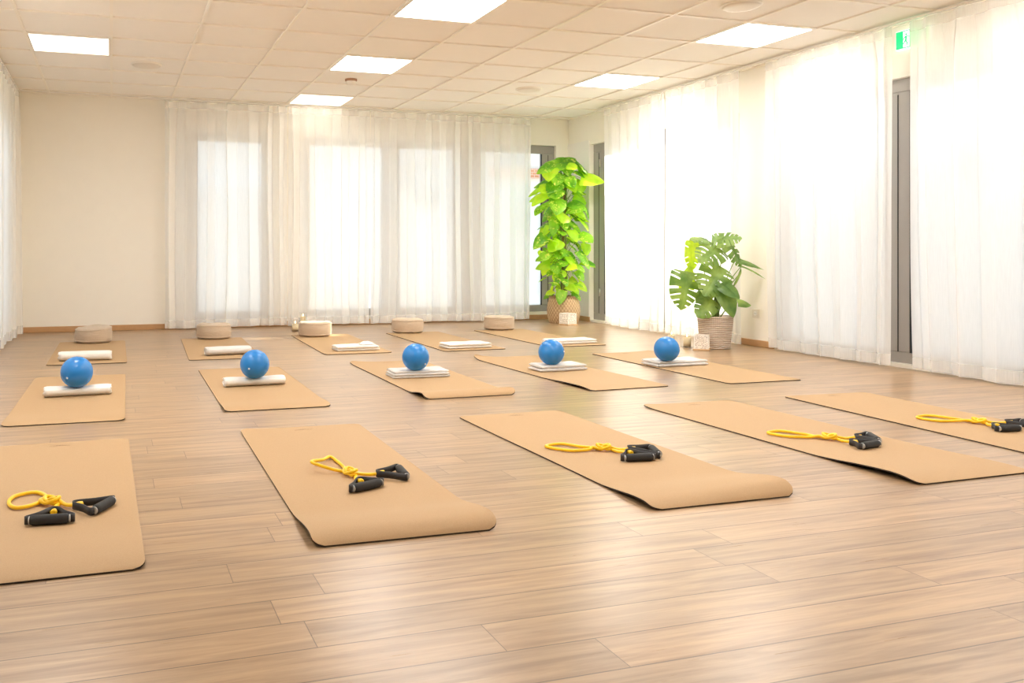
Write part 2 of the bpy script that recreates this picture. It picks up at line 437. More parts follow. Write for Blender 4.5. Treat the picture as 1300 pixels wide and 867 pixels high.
# ------------------------------------------------------------------ outside
b = MB(); b.box((-22, -22, -.35), (40, 40, -.12)); struct('ground', b, M['paving'])
def house(name, a, c_, m, label, wins, roof=None):
    root = empty(name, ((a[0]+c_[0])/2, (a[1]+c_[1])/2, a[2]), 0, label, 'building')
    off = V(root.location)
    def L(p): return tuple(V(p)-off)
    b = MB(); b.box(L(a), L(c_)); b.build('wall', m, root)
    for (p, q) in wins:
        w = MB(); w.box(L(p), L(q)); w.build('window', M['wpane'], root)
    if roof:
        w = MB()
        (x0, y0, z0), (x1, y1, z1) = L(roof[0]), L(roof[1]); ym = (y0+y1)/2
        w.add([(x0,y0,z0),(x1,y0,z0),(x1,y1,z0),(x0,y1,z0),(x0,ym,z1),(x1,ym,z1)], [(0,1,5,4),(2,3,4,5),(1,2,5),(3,0,4),(0,3,2,1)], 0, False)
        w.build('roof', M['terra'], root)
    return root
house('house', (8.7, 19, -.12), (17, 27, 3.6), M['facade'], 'white house with a terracotta brick band seen through the corner window glass',
      [((8.95, 18.96, 2.98), (9.6, 19.0, 3.35)), ((10.2, 18.96, 2.98), (10.9, 19.0, 3.35))], None)
b = MB(); b.box((8.65, 18.9, 2.68), (17.05, 18.999, 2.90)); hb_ = [o for o in C.objects if o.name == 'house'][0]
o = b.build('brick_band', M['terra'], hb_); o.location = -V(hb_.location)
house('apartment_house', (15.5, -16, -.12), (22, 7.75, 7.3), M['facade2'], 'cream building standing outside the right hand door windows',
      [((15.45, y, z), (15.5, y+1.4, z+1.5)) for y in (-8, -3.5, 1, 4) for z in (.8, 3.4, 5.4)])

# ------------------------------------------------------------------ curtains
def curtain(name, along, plane, a0, a1, label, seed, z0=.018, z1=CEIL-.022, period=.20, amp=.036, side=-1, flare=0, gather=1.0):
    """voile with omega folds hung from a pinch-pleat tape; the folds wander and fan out a little towards the hem"""
    rr = random.Random(seed); n_per = max(2, int(round(abs(a1-a0)/period))); spp = 14; NZ = 20
    wid = [rr.uniform(.55, 1.5) for _ in range(n_per)]; tot = sum(wid)
    am = [rr.uniform(.55, 1.25) for _ in range(n_per)]
    mg = [rr.random() for _ in range(n_per)]
    starts = [0]
    for w in wid: starts.append(starts[-1]+w/tot)
    Z = [z0 + (z1-z0)*(k/NZ) for k in range(NZ-1)] + [z1-.085, z1-.03, z1]
    Z = sorted(set(round(z, 5) for z in Z)); rows = []
    Lx = a1-a0
    for z in Z:
        h = (z-z0)/(z1-z0); row = []
        for i in range(n_per*spp+1):
            p = min(i//spp, n_per-1); fr = i/spp - p
            s = starts[p] + (starts[p+1]-starts[p])*fr
            ph = 2*pi*fr
            A = amp*am[p]
            if fr < .5: A = amp*((am[p-1] if p else am[p])*(.5-fr)+am[p]*(.5+fr))
            else: A = amp*((am[p+1] if p < n_per-1 else am[p])*(fr-.5)+am[p]*(1.5-fr))
            top = max(0., (h-.90)/.10)
            A *= (1.12-.25*h)*(1-.35*top)
            yo = A*sin(ph) + .25*A*sin(2*ph+6*mg[p]) * (1-top)
            yo += .018*sin(s*Lx*2.3+seed)*(1-h) + flare*.04*(1-h)**3*sin(s*Lx*1.7+2*seed)
            xs = .021*am[p]*sin(2*ph)*(1-.6*top)
            # pinch at the tape: fabric drawn into sharp tucks
            if top > 0:
                xs += top*.012*sin(ph*1.0)*(1 if p % 2 else -1)
                yo = yo*(1-.4*top) + top*.012*abs(sin(ph))
            wander = .018*sin(3.1*h+6*s+seed)*(1-h)
            x = a0 + Lx*s + xs + wander*(0 if s in (0, 1) else 1) + (noise.noise(V((s*9, h*2.2, seed)))*.012)
            zz = z + (.006*sin(s*Lx*4+seed) if z == Z[0] else 0) - top*.008*sin(pi*fr)**2
            yy = plane + side*yo
            row.append((x, yy, zz) if along == 'x' else (yy, x, zz))
        rows.append(row)
    b = MB(); b.grid(rows[2:] if False else rows)
    o = b.build(name, M['sheer']); tag(o, label, 'curtain', None)
    # hem and header tape, doubled cloth on the curtain's face
    def strip(lo, hi, nm, zc):
        rws = []
        for zt in (lo, hi):
            k = min(range(len(Z)), key=lambda q: abs(Z[q]-zt)); k = min(k, len(Z)-2)
            if Z[k] > zt and k: k -= 1
            f = (zt-Z[k])/(Z[k+1]-Z[k])
            rw = []
            for p, q in zip(rows[k], rows[k+1]):
                v = V(p).lerp(V(q), f)
                if along == 'x': v.y += side*.003
                else: v.x += side*.003
                rw.append(v)
            rws.append(rw)
        s_ = MB(); s_.grid(rws); s_.build(nm, M['hem'], o)
    strip(z0+.004, z0+.09, 'hem', 0); strip(z1-.08, z1-.004, 'header_tape', 0)
    return o
PB, PR, PL_ = YB-.14, XR-.13, XL+.13
curtain('sheer_curtain', 'x', PB, .575, 1.98, 'sheer white curtain on the back wall, leftmost panel beside the bare cream wall', 3)
curtain('sheer_curtain', 'x', PB-.012, 1.99, 3.0, 'sheer white curtain in the middle of the back wall behind the glass candles', 5)
curtain('sheer_curtain', 'x', PB, 3.01, 5.17, 'wide sheer white curtain on the back wall ending beside the tall pothos', 11)
curtain('sheer_curtain', 'y', PR, 7.93, 9.12, 'sheer white curtain on the right wall just right of the tall pothos', 21, side=-1)
curtain('sheer_curtain', 'y', PR, 6.78, 7.91, 'sheer white curtain on the right wall hanging behind the monstera', 24, side=-1, flare=.5)
curtain('sheer_curtain', 'y', PR, 5.095, 6.43, 'sheer white curtain left of the grey door frame and exit sign', 33, side=-1, flare=1, amp=.030, period=.24)
curtain('sheer_curtain', 'y', PR, 1.3, 4.945, 'long sheer white curtain at the right edge, right of the exit sign', 37, side=-1, flare=1, amp=.030, period=.26)
curtain('sheer_curtain', 'y', PL_, 1.3, 10.02, 'sheer white curtain along the left wall at the left edge of the view', 44, side=1, amp=.04, period=.2)

def rail(a, c_, label):
    b = MB(); b.box(a, c_); o = b.build('curtain_rail', M['white']); tag(o, label, 'curtain rail'); bevel(o, .003)
rail((.28, PB-.02, CEIL-.018), (5.25, PB+.02, CEIL-.002), 'white ceiling curtain rail along the back wall')
rail((PR-.02, 1.0, CEIL-.018), (PR+.02, 9.25, CEIL-.002), 'white ceiling curtain rail along the right wall')
rail((PL_-.02, 1.0, CEIL-.018), (PL_+.02, 10.1, CEIL-.002), 'white ceiling curtain rail along the left wall')

# ------------------------------------------------------------------ ceiling fittings
LLAB = {(3, 6): 'bright square ceiling light panel, largest and nearest, at the top middle',
        (3, 3): 'square ceiling light panel just in front of the small brown smoke detector',
        (3, 0): 'square ceiling light panel closest to the back wall curtain',
        (-1, 3): 'square ceiling light panel at far left near the left curtain',
        (7, 6): 'square ceiling light panel on the right, nearer of the two by the right curtain',
        (7, 3): 'square ceiling light panel on the right, farther one near the monstera corner'}
for (cx_, ry) in PAN:
    x0 = TX0+cx_*T; y1 = TY0-ry*T; y0 = y1-T; xm, ym = x0+T/2, (y0+y1)/2
    if y0 < YF: continue
    h = T/2-.012
    root = empty('ceiling_light', (xm, ym, CEIL), 0, LLAB.get((cx_, ry), 'square ceiling light panel outside the view, above the viewer'), 'ceiling light', 'square ceiling light panels')
    d = MB(); d.box((-h+.012, -h+.012, .002), (h-.012, h-.012, .009)); d.build('diffuser', M['diff_dim'] if (cx_, ry) in ((3, 0), (-1, 3)) else M['diff'], root)
    fr = MB()
    for q in (((-h, -h, -.001), (h, -h+.012, .012)), ((-h, h-.012, -.001), (h, h, .012)), ((-h, -h+.012, -.001), (-h+.012, h-.012, .012)), ((h-.012, -h+.012, -.001), (h, h-.012, .012))): fr.box(*q)
    fr.build('frame', M['bar'], root)
for (x, y, r, lab) in [(.31, 8.34, .13, 'round white ceiling speaker above the left side of the room'),
                       (4.255, 5.06, .13, 'round white ceiling speaker nearest the viewer at top right'),
                       (4.28, 8.37, .13, 'round white ceiling speaker far away near the plant corner')]:
    root = empty('ceiling_speaker', (x, y, CEIL+.012), 0, lab, 'ceiling speaker', 'round ceiling speakers')
    b = MB(); b.lathe([(.001, -.0295), (r*.6, -.029), (r*.88, -.024), (r, -.014), (r, 0)], 48); b.build('cover', M['plastic'], root)
    b = MB(); b.lathe([(r, -.015), (r+.008, -.013), (r+.010, -.006), (r+.008, 0)], 48); b.build('rim', M['bar'], root)
root = empty('smoke_detector', (2.32, 8.45, CEIL+.012), 0, 'small round brownish smoke detector on the ceiling in front of the middle curtain', 'smoke detector')
b = MB(); b.lathe([(.062, 0), (.062, -.018), (.05, -.022)], 32); b.build('base', M['smoke_red'], root)
b = MB(); b.lathe([(.05, -.022), (.052, -.04), (.04, -.055), (.001, -.056)], 32); b.build('cover', M['plastic'], root)

# ------------------------------------------------------------------ exit sign
root = empty('exit_sign', (XR-.03, 5.011, 2.44), 0, 'green emergency exit sign with white running man above the grey door frame', 'exit sign')
b = MB(); b.box((0, -.145, 0), (.03, .145, .145)); bevel(b.build('housing', M['exit_white'], root), .003)
b = MB(); b.box((-.003, -.139, .006), (0, .139, .139)); b.build('green_panel', M['green'], root)
def sgn(polys, nm, m, x=-.005):
    b = MB()
    for pl in polys:
        n = len(pl); vs = [(x, -p, q) for p, q in pl] + [(x+.002, -p, q) for p, q in pl]
        b.add(vs, [tuple(range(n)), tuple(range(n, 2*n))[::-1]] + [(k, (k+1) % n, n+(k+1) % n, n+k) for k in range(n)], 0, False)
    b.build(nm, m, root)
# picture coordinates: p to the right as seen from the room (towards smaller y), q up; left end p = -.139
sgn([[(-.074, .012), (-.022, .012), (-.022, .132), (-.074, .132)]], 'doorway_pictogram', M['exit_white'])
man = [[(-.034, .10), (-.026, .10), (-.022, .107), (-.026, .114), (-.034, .114), (-.038, .107)],
       [(-.040, .062), (-.028, .060), (-.022, .094), (-.036, .097)],
       [(-.040, .066), (-.052, .046), (-.047, .042), (-.032, .062)], [(-.052, .046), (-.062, .040), (-.060, .034), (-.047, .041)],
       [(-.030, .062), (-.018, .044), (-.024, .018), (-.030, .020), (-.026, .042), (-.038, .058)],
       [(-.036, .096), (-.050, .086), (-.056, .070), (-.051, .068), (-.046, .081), (-.034, .088)],
       [(-.022, .093), (-.010, .082), (-.004, .088), (-.007, .092), (-.011, .088), (-.022, .099)]]
man = [[(p-.017, q) for p, q in pl] for pl in man]
sgn(man, 'running_man', M['green'], -.007)
sgn([[(.03, .064), (.075, .064), (.075, .04), (.115, .072), (.075, .104), (.075, .08), (.03, .08)]], 'arrow', M['exit_white'])

# power outlet on the strip of wall behind the monstera
root = empty('power_outlet', (XR, 6.70, .31), 0, 'white square wall socket low on the pillar right of the monstera', 'power outlet')
b = MB(); b.box((-.012, -.041, -.041), (0, .041, .041)); bevel(b.build('plate', M['plastic'], root), .004)
b = MB(); b.lathe([(.021, 0), (.021, .001)], 24)
d = MB(); d.add([(-.0125, .021*cos(2*pi*k/24), .021*sin(2*pi*k/24)) for k in range(24)] + [(-.0115, .021*cos(2*pi*k/24), .021*sin(2*pi*k/24)) for k in range(24)],
      [tuple(range(24)), tuple(range(24, 48))[::-1]] + [(k, (k+1) % 24, 24+(k+1) % 24, 24+k) for k in range(24)], 0, False); d.build('socket_face', M['white'], root)
d = MB()
for y in (-.0095, .0095): d.box((-.0135, y-.0025, -.0025), (-.012, y+.0025, .0025))
d.build('socket_hole', M['dark'], root)

# ------------------------------------------------------------------ yoga mats
MW, ML, MT = .61, 1.775, .005
def mat_obj(x, y, a, label, near=(0., .1), nearL=1., nearR=1., farL=0., farR=0., length=ML, group='cork yoga mats laid out in rows', sway=0):
    """near=(height of the hump, its distance from the edge). The near end arches up and rolls down to the floor"""
    NX, NY = 26, 70; rc = .035
    def top(u, v):
        # u -.5...5 across, v 0 near .. 1 far
        d = v*length; hh, dd = near
        k = nearL*(.5-u)+nearR*(.5+u)
        z = 0
        if hh > 0:
            if d < dd: t = d/dd; z = hh*k*sin(pi/2*t)**.7
            else: t = min(1, (d-dd)/(dd*3.6)); z = hh*k*(.5+.5*cos(pi*t))
        e = (1-v)*length
        z += farL*max(0, 1-e/.16)**2*max(0, .5-u)**5 + farR*max(0, 1-e/.16)**2*max(0, .5+u)**5
        return z
    ys = [0, .006, .014, .024, .036, .05, .066, .085, .105, .13, .16, .20, .24, .29, .34]
    ys += [.34+(length-.48-.0)*k/26 for k in range(1, 27)] + [length-.14+.14*k/8 for k in range(1, 8)] + [length-.004, length]
    ys = sorted(set(round(q, 5) for q in ys)); rt = []; rb = []
    for yy in ys:
        e = min(yy, length-yy); ins = 0
        if e < rc: ins = rc - sqrt(max(0, rc*rc-(rc-e)**2))
        hw = MW/2-ins; r1 = []; r2 = []
        for i in range(NX+1):
            u = -.5+i/NX; X = 2*u*hw; z = top(u, yy/length)
            pull = 0
            if near[0] > 0 and yy < near[1]: pull = .35*near[0]*(1-yy/near[1])
            X += sway*sin(yy*3)*.004
            r1.append((X, yy-length/2+pull, z+MT)); r2.append((X, yy-length/2+pull, z))
        rt.append(r1); rb.append(r2)
    b = MB(); b.grid(rt, 0); b.grid(rb, 1, flip=True)
    def side(A, B_):
        b.grid([A, B_], 1)
    side([r[0] for r in rb], [r[0] for r in rt]); side([r[-1] for r in rt], [r[-1] for r in rb])
    side(rt[0], rb[0]); side(rb[-1], rt[-1])
    o = b.build('yoga_mat', [M['cork'], M['rubber']], loc=(x, y, .0006)); o.rotation_euler.z = a
    tag(o, label, 'yoga mat', group)
    # small printed emblem near the far end: three nested arcs over a line
    e = MB()
    def arc(cx_, r0, a0, a1, w):
        n = 10; A = []; B_ = []
        for k in range(n+1):
            t = a0+(a1-a0)*k/n; A.append((cx_+(r0-w)*cos(t), (r0-w)*sin(t)*.8, 0)); B_.append((cx_+(r0+w)*cos(t), (r0+w)*sin(t)*.8, 0))
        e.grid([A, B_])
    arc(0, .016, R(20), R(160), .0014); arc(-.016, .017, R(10), R(95), .0014); arc(.016, .017, R(85), R(170), .0014)
    arc(-.033, .013, R(10), R(80), .001); arc(.033, .013, R(100), R(170), .001)
    e.box((-.045, -.004, -.0003), (.045, -.0025, 0))
    em = e.build('emblem', M['emblem'], o, loc=(0, length/2-.075, MT+.0012+top(0, 1-.075/length)))
    return o
F_ = 'cork front row mat '
mat_obj(-.221, 3.398, .008, 'cork mat at bottom left, cut off by the left edge, under a yellow band', near=(.016, .10), nearR=1.1)
mat_obj(.90, 3.415, -.016, F_+'with an arched near end, second from the left', near=(.032, .085), nearL=.8, nearR=1.15, farL=.006)
mat_obj(2.089, 3.431, -.002, F_+'in the middle, its near right corner rolled up', near=(.032, .085), nearL=.55, nearR=1.35, sway=1)
mat_obj(3.237, 3.418, .014, F_+'second from the right, under the band behind the middle one', near=(.013, .12), nearL=1.6, nearR=.6, farL=.008)
mat_obj(4.20, 3.42, -.05, F_+'at the right edge, cut off by the frame', near=(0, .1))
B_ = 'cork middle row mat '
mat_obj(-.223, 5.645, -.016, B_+'at far left, under the leftmost blue ball', near=(.008, .08))
mat_obj(.915, 5.715, -.012, B_+'second from the left, under a rolled towel and ball', near=(.010, .08))
mat_obj(2.11, 5.758, -.004, B_+'in the centre, with a curled near end and lifted corner', near=(.030, .07), nearL=.9, nearR=1.1, farL=.014)
mat_obj(3.20, 5.75, .03, B_+'second from the right, its far left corner curled up', near=(.010, .14), nearL=1.4, nearR=.2, farL=.03)
mat_obj(4.281, 5.726, -.005, B_+'at the right, nearest the monstera pot', near=(.0, .1), farR=.008)
C_ = 'cork back row mat '
mat_obj(-.183, 8.10, -.005, C_+'at far left in front of the bare wall')
mat_obj(.942, 8.081, -.038, C_+'second from the left, crossed by the sunlight edge')
mat_obj(2.089, 8.123, -.033, C_+'in the middle, brightly sunlit next to the candles', near=(.003, .035))
mat_obj(3.144, 8.063, -.005, C_+'second from the right')
mat_obj(4.197, 8.079, .005, C_+'at the right, in front of the tall pothos')
MZ = MT+.0016

# ------------------------------------------------------------------ towels
def rolled(x, y, a, L, rx, rz, label, m, seed, sag=0.0, droop=0, z=MZ):
    rr = random.Random(seed); b = MB(); NS, NA = 26, 36; rows = []
    for i in range(NS+1):
        s = i/NS; X = (s-.5)*L; e = min(s, 1-s)*L; sc = 1 - .10*max(0, 1-e/.02)**2
        row = []
        for k in range(NA):
            t = 2*pi*k/NA; w = 1+.045*noise.noise(V((s*5, 2*cos(t), 2*sin(t)+seed)))
            cy_, cz = cos(t), sin(t)
            zc = abs(cz)**.85*(1 if cz > 0 else -1)
            dip = sag*max(0, cz)*math.exp(-((X)/.07)**2)
            xx = X + (.012*noise.noise(V((cy_*2, cz*2, seed+s*2))) if e < .01 else 0)
            row.append((xx, rx*sc*w*cy_, rz + rz*sc*(w if cz > 0 else 1)*zc - dip))
        rows.append(row)
    b.grid(rows, 0, True)
    # spiral ends: the roll's turns sunk inwards
    for sd, row in ((-1, rows[0]), (1, rows[-1])):
        prev = row
        for q, sc2, dx in ((1, .86, .004), (2, .74, -.006), (3, .60, .003), (4, .46, -.007), (5, .30, .002), (6, .14, -.006)):
            r2 = [(p[0]*1.0 + sd*dx*(1 if q else 0), p[1]*sc2, rz+(p[2]-rz)*sc2) for p in row]
            b.grid([prev, r2] if sd < 0 else [r2, prev], 0, True, flip=True); prev = r2
        n = len(b.v)-(NA if sd < 0 else 2*NA); f = tuple(range(n, n+NA)); b.f.append(f if sd < 0 else f[::-1]); b.m.append(0); b.sm.append(False)
    o = b.build('rolled_towel', m, loc=(x, y, z)); o.rotation_euler.z = a
    # loose outer flap lying along the front of the roll
    fl = MB(); rws = []
    for i in range(20):
        s = i/19; X = (s-.5)*L*.985; rw = []
        for k in range(9):
            t = R(-78+k*14); w = 1.03+.02*sin(s*7+seed)
            rw.append((X, -rx*w*cos(t), rz+rz*w*sin(t)))
        rws.append(rw)
    fl.grid(rws, flip=True); e = fl.build('outer_flap', m, o); so = e.modifiers.new('s', 'SOLIDIFY'); so.thickness = .004; so.offset = -1
    tag(o, label, 'towel', 'white towels on the mats'); return o
def folded(x, y, a, L, Wd, H, layers, label, m, seed, tuft=False, z=MZ):
    """a stack of folded layers; the front is a closed fold, the left end shows the layers"""
    b = MB(); th = H/layers; NS = 22
    for l in range(layers):
        z0, z1 = l*th+.0006, (l+1)*th-.0006; zc = (z0+z1)/2; hr = (z1-z0)/2
        rows = []
        sh = .006*sin(l*2.3+seed)
        for i in range(NS+1):
            s = i/NS; e = min(s, 1-s)*L; sc = 1-.5*max(0, 1-e/.012)**2; X = (s-.5)*(L-.01*l)+.5*sh
            row = []
            wv = Wd/2*(1-.015*l)
            for (cy_, sg) in ((-1, 1), (1, 1)):
                for k in range(9):
                    t = pi*k/8
                    if cy_ < 0: yy = -wv+hr-hr*sin(t)*1.0; zz = zc-hr*sc*cos(t)
                    else: yy = wv-hr+hr*sin(t); zz = zc+hr*sc*cos(t)
                    if l == layers-1 and zz > zc: zz += .004*noise.noise(V((s*5, yy*14, seed)))
                    row.append((X, yy+sh, zz))
                if cy_ < 0:
                    for k in range(1, 6):
                        yy = -wv+hr+(2*wv-2*hr)*k/6; row.append((X, yy+sh, z1-hr*(1-sc)+(.004*noise.noise(V((s*5, yy*14, seed))) if l == layers-1 else 0)))
            rows.append(row)
        b.grid(rows, 0, True, flip=True)
        m_ = len(rows[0]); n0 = len(b.v)-len(rows)*m_
        b.f += [tuple(range(n0, n0+m_)), tuple(range(len(b.v)-m_, len(b.v)))[::-1]]; b.m += [0, 0]; b.sm += [False, False]
    o = b.build('folded_towel', m, loc=(x, y, z)); o.rotation_euler.z = a
    if tuft:
        t_ = MB(); rows = []
        for i in range(15):
            s = i/14; rows.append([(L/2-.16+.13*s, -Wd*.28+Wd*.60*k/10, H+.003+(.022*sin(pi*k/10)**1.3)*sin(pi*s)**.8*(1+.35*noise.noise(V((s*6, k*.6, seed))))) for k in range(11)])
        t_.grid(rows); e = t_.build('loose_corner', m, o); so = e.modifiers.new('s', 'SOLIDIFY'); so.thickness = .004
    tag(o, label, 'towel', 'white towels on the mats'); return o
rolled(-.200, 5.655, .03, .385, .052, .031, 'rolled white towel under the leftmost blue ball', M['towel_w'], 1, sag=.011)
rolled(.905, 5.725, .02, .40, .052, .030, 'rolled white towel under the second blue ball from the left', M['towel_w'], 2, sag=.009)
folded(2.085, 5.80, -.04, .42, .21, .050, 3, 'folded grey white towel under the middle blue ball', M['towel_g'], 3)
folded(3.205, 5.80, .02, .39, .20, .046, 2, 'folded grey white towel under the ball second from the right', M['towel_g'], 4)
folded(4.225, 5.78, .0, .46, .22, .042, 2, 'folded pale towel under the rightmost blue ball near the monstera', M['towel_g'], 5)
rolled(-.205, 7.45, -.06, .40, .060, .038, 'loosely rolled white towel behind the leftmost blue ball', M['towel_w'], 6)
rolled(.955, 7.49, .06, .385, .065, .036, 'rolled white towel on the back row mat second from the left', M['towel_g'], 7)
folded(2.10, 7.50, -.03, .40, .20, .045, 2, 'folded white towel with a raised loose corner on the sunlit mat', M['towel_w'], 8, tuft=True)
folded(3.13, 7.40, .02, .44, .22, .047, 2, 'folded white towel behind and between the middle blue balls', M['towel_w'], 9)
folded(4.235, 7.43, .03, .50, .20, .042, 2, 'flat folded white towel on the mat in front of the pothos', M['towel_w'], 10)

# ------------------------------------------------------------------ balls
BR = .096
def ball(x, y, z, label, vd):
    b = MB(); prof = []
    for k in range(33):
        t = -pi/2+pi*k/32; zz = BR*sin(t)
        if zz < -BR*.93: zz = -BR*.93
        prof.append((max(.0005, BR*cos(t)), zz))
    b.lathe(prof, 56); o = b.build('exercise_ball', M['ball'], loc=(x, y, z)); tag(o, label, 'ball', 'small blue exercise balls')
    d = V(vd).normalized(); q = d.to_track_quat('Z', 'Y')
    p = MB(); p.lathe([(.0065, -.002), (.0065, .0015), (.005, .003), (.0005, .0035)], 20)
    v = p.build('valve_plug', M['valve'], o, loc=d*BR*.997); v.rotation_euler = q.to_euler()
tz = MZ+BR*.93
ball(-.206, 5.640, MZ+.062-.007+BR*.93, 'blue exercise ball, leftmost, resting on a rolled towel', (-.55, -.8, -.25))
ball(.902, 5.690, MZ+.060-.006+BR*.93, 'blue exercise ball, second from the left, on a rolled towel', (-.50, -.8, -.18))
ball(2.051, 5.745, tz+.052, 'blue exercise ball on the middle towel, valve low on its right', (.55, -.9, -.50))
ball(3.126, 5.750, tz+.048, 'blue exercise ball second from the right, valve on its right side', (.72, -.7, .12))
ball(4.095, 5.70, tz+.044, 'blue exercise ball, rightmost, in front of the candles and monstera', (.80, -.5, .05))

# ------------------------------------------------------------------ cushions
def cushion(x, y, label, seed, r=.172, h=.150, tilt=0, a=0):
    b = MB(); prof = [(.0005, .004), (r*.80, .002), (r*.93, .006), (r*.99, .022), (r*1.02, h*.35), (r*1.025, h*.55), (r*1.0, h*.80), (r*.97, h*.93), (r*.90, h*.985), (r*.7, h), (r*.35, h*.995), (.0005, h*.985)]
    def f(a_, rr, zz):
        w = 1+.028*noise.noise(V((2.2*cos(a_), 2.2*sin(a_), zz*9+seed)))
        lift = tilt*max(0, zz/h-.3)*cos(a_-.2)*rr/r
        return rr*w, zz + lift + (.010*noise.noise(V((2*cos(a_)*rr/r, 2*sin(a_)*rr/r, seed))) if zz > h*.9 else 0)
    b.lathe(prof, 56, fn=f); o = b.build('meditation_cushion', M['cush'], loc=(x, y, MZ)); o.rotation_euler.z = a
    for zz, rr_ in ((h*.90, .985), (.024, .99)):
        pts = []
        for k in range(56):
            t = 2*pi*k/56; q, z2 = f(t, r*rr_, zz); pts.append((q*cos(t), q*sin(t), z2))
        p = MB(); p.tube(pts, .0045, 6, closed=True); p.build('piping', M['cush_s'], o)
    # carrying loop sewn on the side
    p = MB(); p.ribbon([(r*1.0, -.04, h*.72), (r*1.07, -.02, h*.62), (r*1.09, 0, h*.58), (r*1.07, .02, h*.62), (r*1.0, .04, h*.72)], .022, .003)
    p.build('handle', M['cush_s'], o)
    tag(o, label, 'cushion', 'round beige meditation cushions')
cushion(-.17, 8.90, 'round beige meditation cushion at far left with a raised right rim', 1, tilt=.018, a=.5)
cushion(.995, 8.93, 'round beige meditation cushion in front of the left back curtain panel', 2, a=2.0)
cushion(2.04, 8.86, 'round beige meditation cushion beside the candles, lit by sun', 3, a=1.2)
cushion(3.10, 8.95, 'round beige meditation cushion in front of the curtain middle', 4, a=2.6)
cushion(4.215, 8.98, 'round beige meditation cushion farthest right, left of the pothos', 5, a=.3)

# ------------------------------------------------------------------ resistance bands
def band(loop, knot, g1, a1, g2, a2, label, seed, raise_=0.):
    kx, ky = knot; root = empty('resistance_band', (kx, ky, MZ), 0, label, 'resistance band', 'yellow resistance bands on the front mats')
    o = V((kx, ky)); tr = .0068
    P = lambda p, z: V((p[0]-kx, p[1]-ky, z))
    lp = [P(p, tr+.001) for p in loop]; n = len(lp)
    tip = max(range(n), key=lambda k: lp[k].length)
    if raise_:
        lp[2].z += raise_; lp[1].z += raise_*.4; lp[3].z += raise_*.5
    A1, A2 = P(a1, .014), P(a2, .014)
    # direction from knot to loop
    d = (sum(lp, V())/n); d.z = 0; d.normalize(); q = V((-d.y, d.x, 0))
    rk = .019
    def K(t, z, s): return d*(rk*1.5*cos(t)) + q*(rk*s*sin(t)) + V((0, 0, z))
    k1 = [K(R(200), .008, 1), K(R(280), .020, 1), K(R(350), .027, 1.), K(R(60), .020, 1), K(R(140), .010, 1), K(R(210), .016, .9), K(R(300), .009, .9)]
    k2 = [K(R(70), .012, 1.15), K(R(150), .024, 1.1), K(R(230), .026, 1.0), K(R(310), .014, 1.1), K(R(20), .008, 1.), K(R(110), .027, .7), K(R(190), .018, .6)]
    pts = [A1 + (V((0, 0, .0))), A1*.6+V((0, 0, .001))] + k1 + [d*(rk*2.4)-q*.004+V((0, 0, tr+.002))]
    first = [p for p in lp]
    # loop runs down one side and back on the other
    pts += first[::-1] if (first[0]-pts[-1]).length > (first[-1]-pts[-1]).length else first
    pts += [d*(rk*2.4)+q*.006+V((0, 0, tr+.008))] + k2 + [A2*.6+V((0, 0, .001)), A2]
    b = MB(); b.tube(cr(pts, 7), tr, 10); b.build('elastic_tube', M['yellow'], root)
    for (g, A, sd) in ((g1, A1, 1), (g2, A2, -1)):
        rg = .0165
        G0, G1 = P(g[0], rg), P(g[1], rg)
        ax = (G1-G0); 
        mid = (G0+G1)/2; ln = max(.115, min(.135, ax.length)); ax = ax.normalized(); G0, G1 = mid-ax*ln/2, mid+ax*ln/2
        ap = V((A.x, A.y, rg)); wd = (ap-mid); wd.z = 0
        if wd.length < .075: ap = mid+wd.normalized()*.075
        ap2 = ap; wdn = (ap-mid).normalized()
        # webbing: through the grip and up to the apex
        e0, e1 = G0-ax*.012, G1+ax*.012
        path = [G0+ax*.004, e0, e0+wdn*.012, e0.lerp(ap2, .5)+(-ax)*.004, ap2-ax*.012, ap2+ax*.012, e1.lerp(ap2, .5)+ax*.004, e1+wdn*.012, e1, G1-ax*.004]
        w = MB(); w.ribbon(cr(path, 5), .026, .0035); h = w.build('handle', M['web'], root)
        gpts = []; rs = []
        for k in range(13):
            t = k/12; gpts.append(G0.lerp(G1, t)); e = min(t, 1-t)*ln; rs.append(rg*(1-.28*max(0, 1-e/.008)**2))
        w = MB(); w.tube(gpts, rs, 20); w.build('grip', M['foam'], h)
        for c_, sg in ((G0, -1), (G1, 1)):
            w = MB(); w.tube([c_+ax*sg*(-.001), c_+ax*sg*.001, c_+ax*sg*.003, c_+ax*sg*.004], [.0125, .0135, .0125, .008], 20); w.build('end_ring', M['ring'], h)
        w = MB(); pv = ap2-wdn*.004
        w.tube([pv+wdn*.012, pv, pv-wdn*.010, pv-wdn*.020, pv-wdn*.024], [.0062, .0075, .011, .0115, .007], 12); w.build('tube_plug', M['yellow'], h)
band([(-.22, 3.29), (-.266, 3.225), (-.315, 3.21), (-.344, 3.275), (-.335, 3.36), (-.268, 3.395), (-.222, 3.32)], (-.200, 3.235), [(-.255, 3.015), (-.132, 3.003)], (-.184, 3.105), [(-.056, 3.067), (.003, 3.173)], (-.121, 3.160), 'yellow tube resistance band with black handles on the leftmost front mat', 1)
band([(.875, 3.36), (.83, 3.37), (.772, 3.416), (.84, 3.50), (.895, 3.60), (.905, 3.50), (.905, 3.40)], (.905, 3.297), [(.850, 3.065), (.971, 3.112)], (.90, 3.165), [(1.105, 3.300), (1.092, 3.165)], (1.0, 3.245), 'yellow resistance band with a pointed raised loop, second mat from the left', 2, raise_=.03)
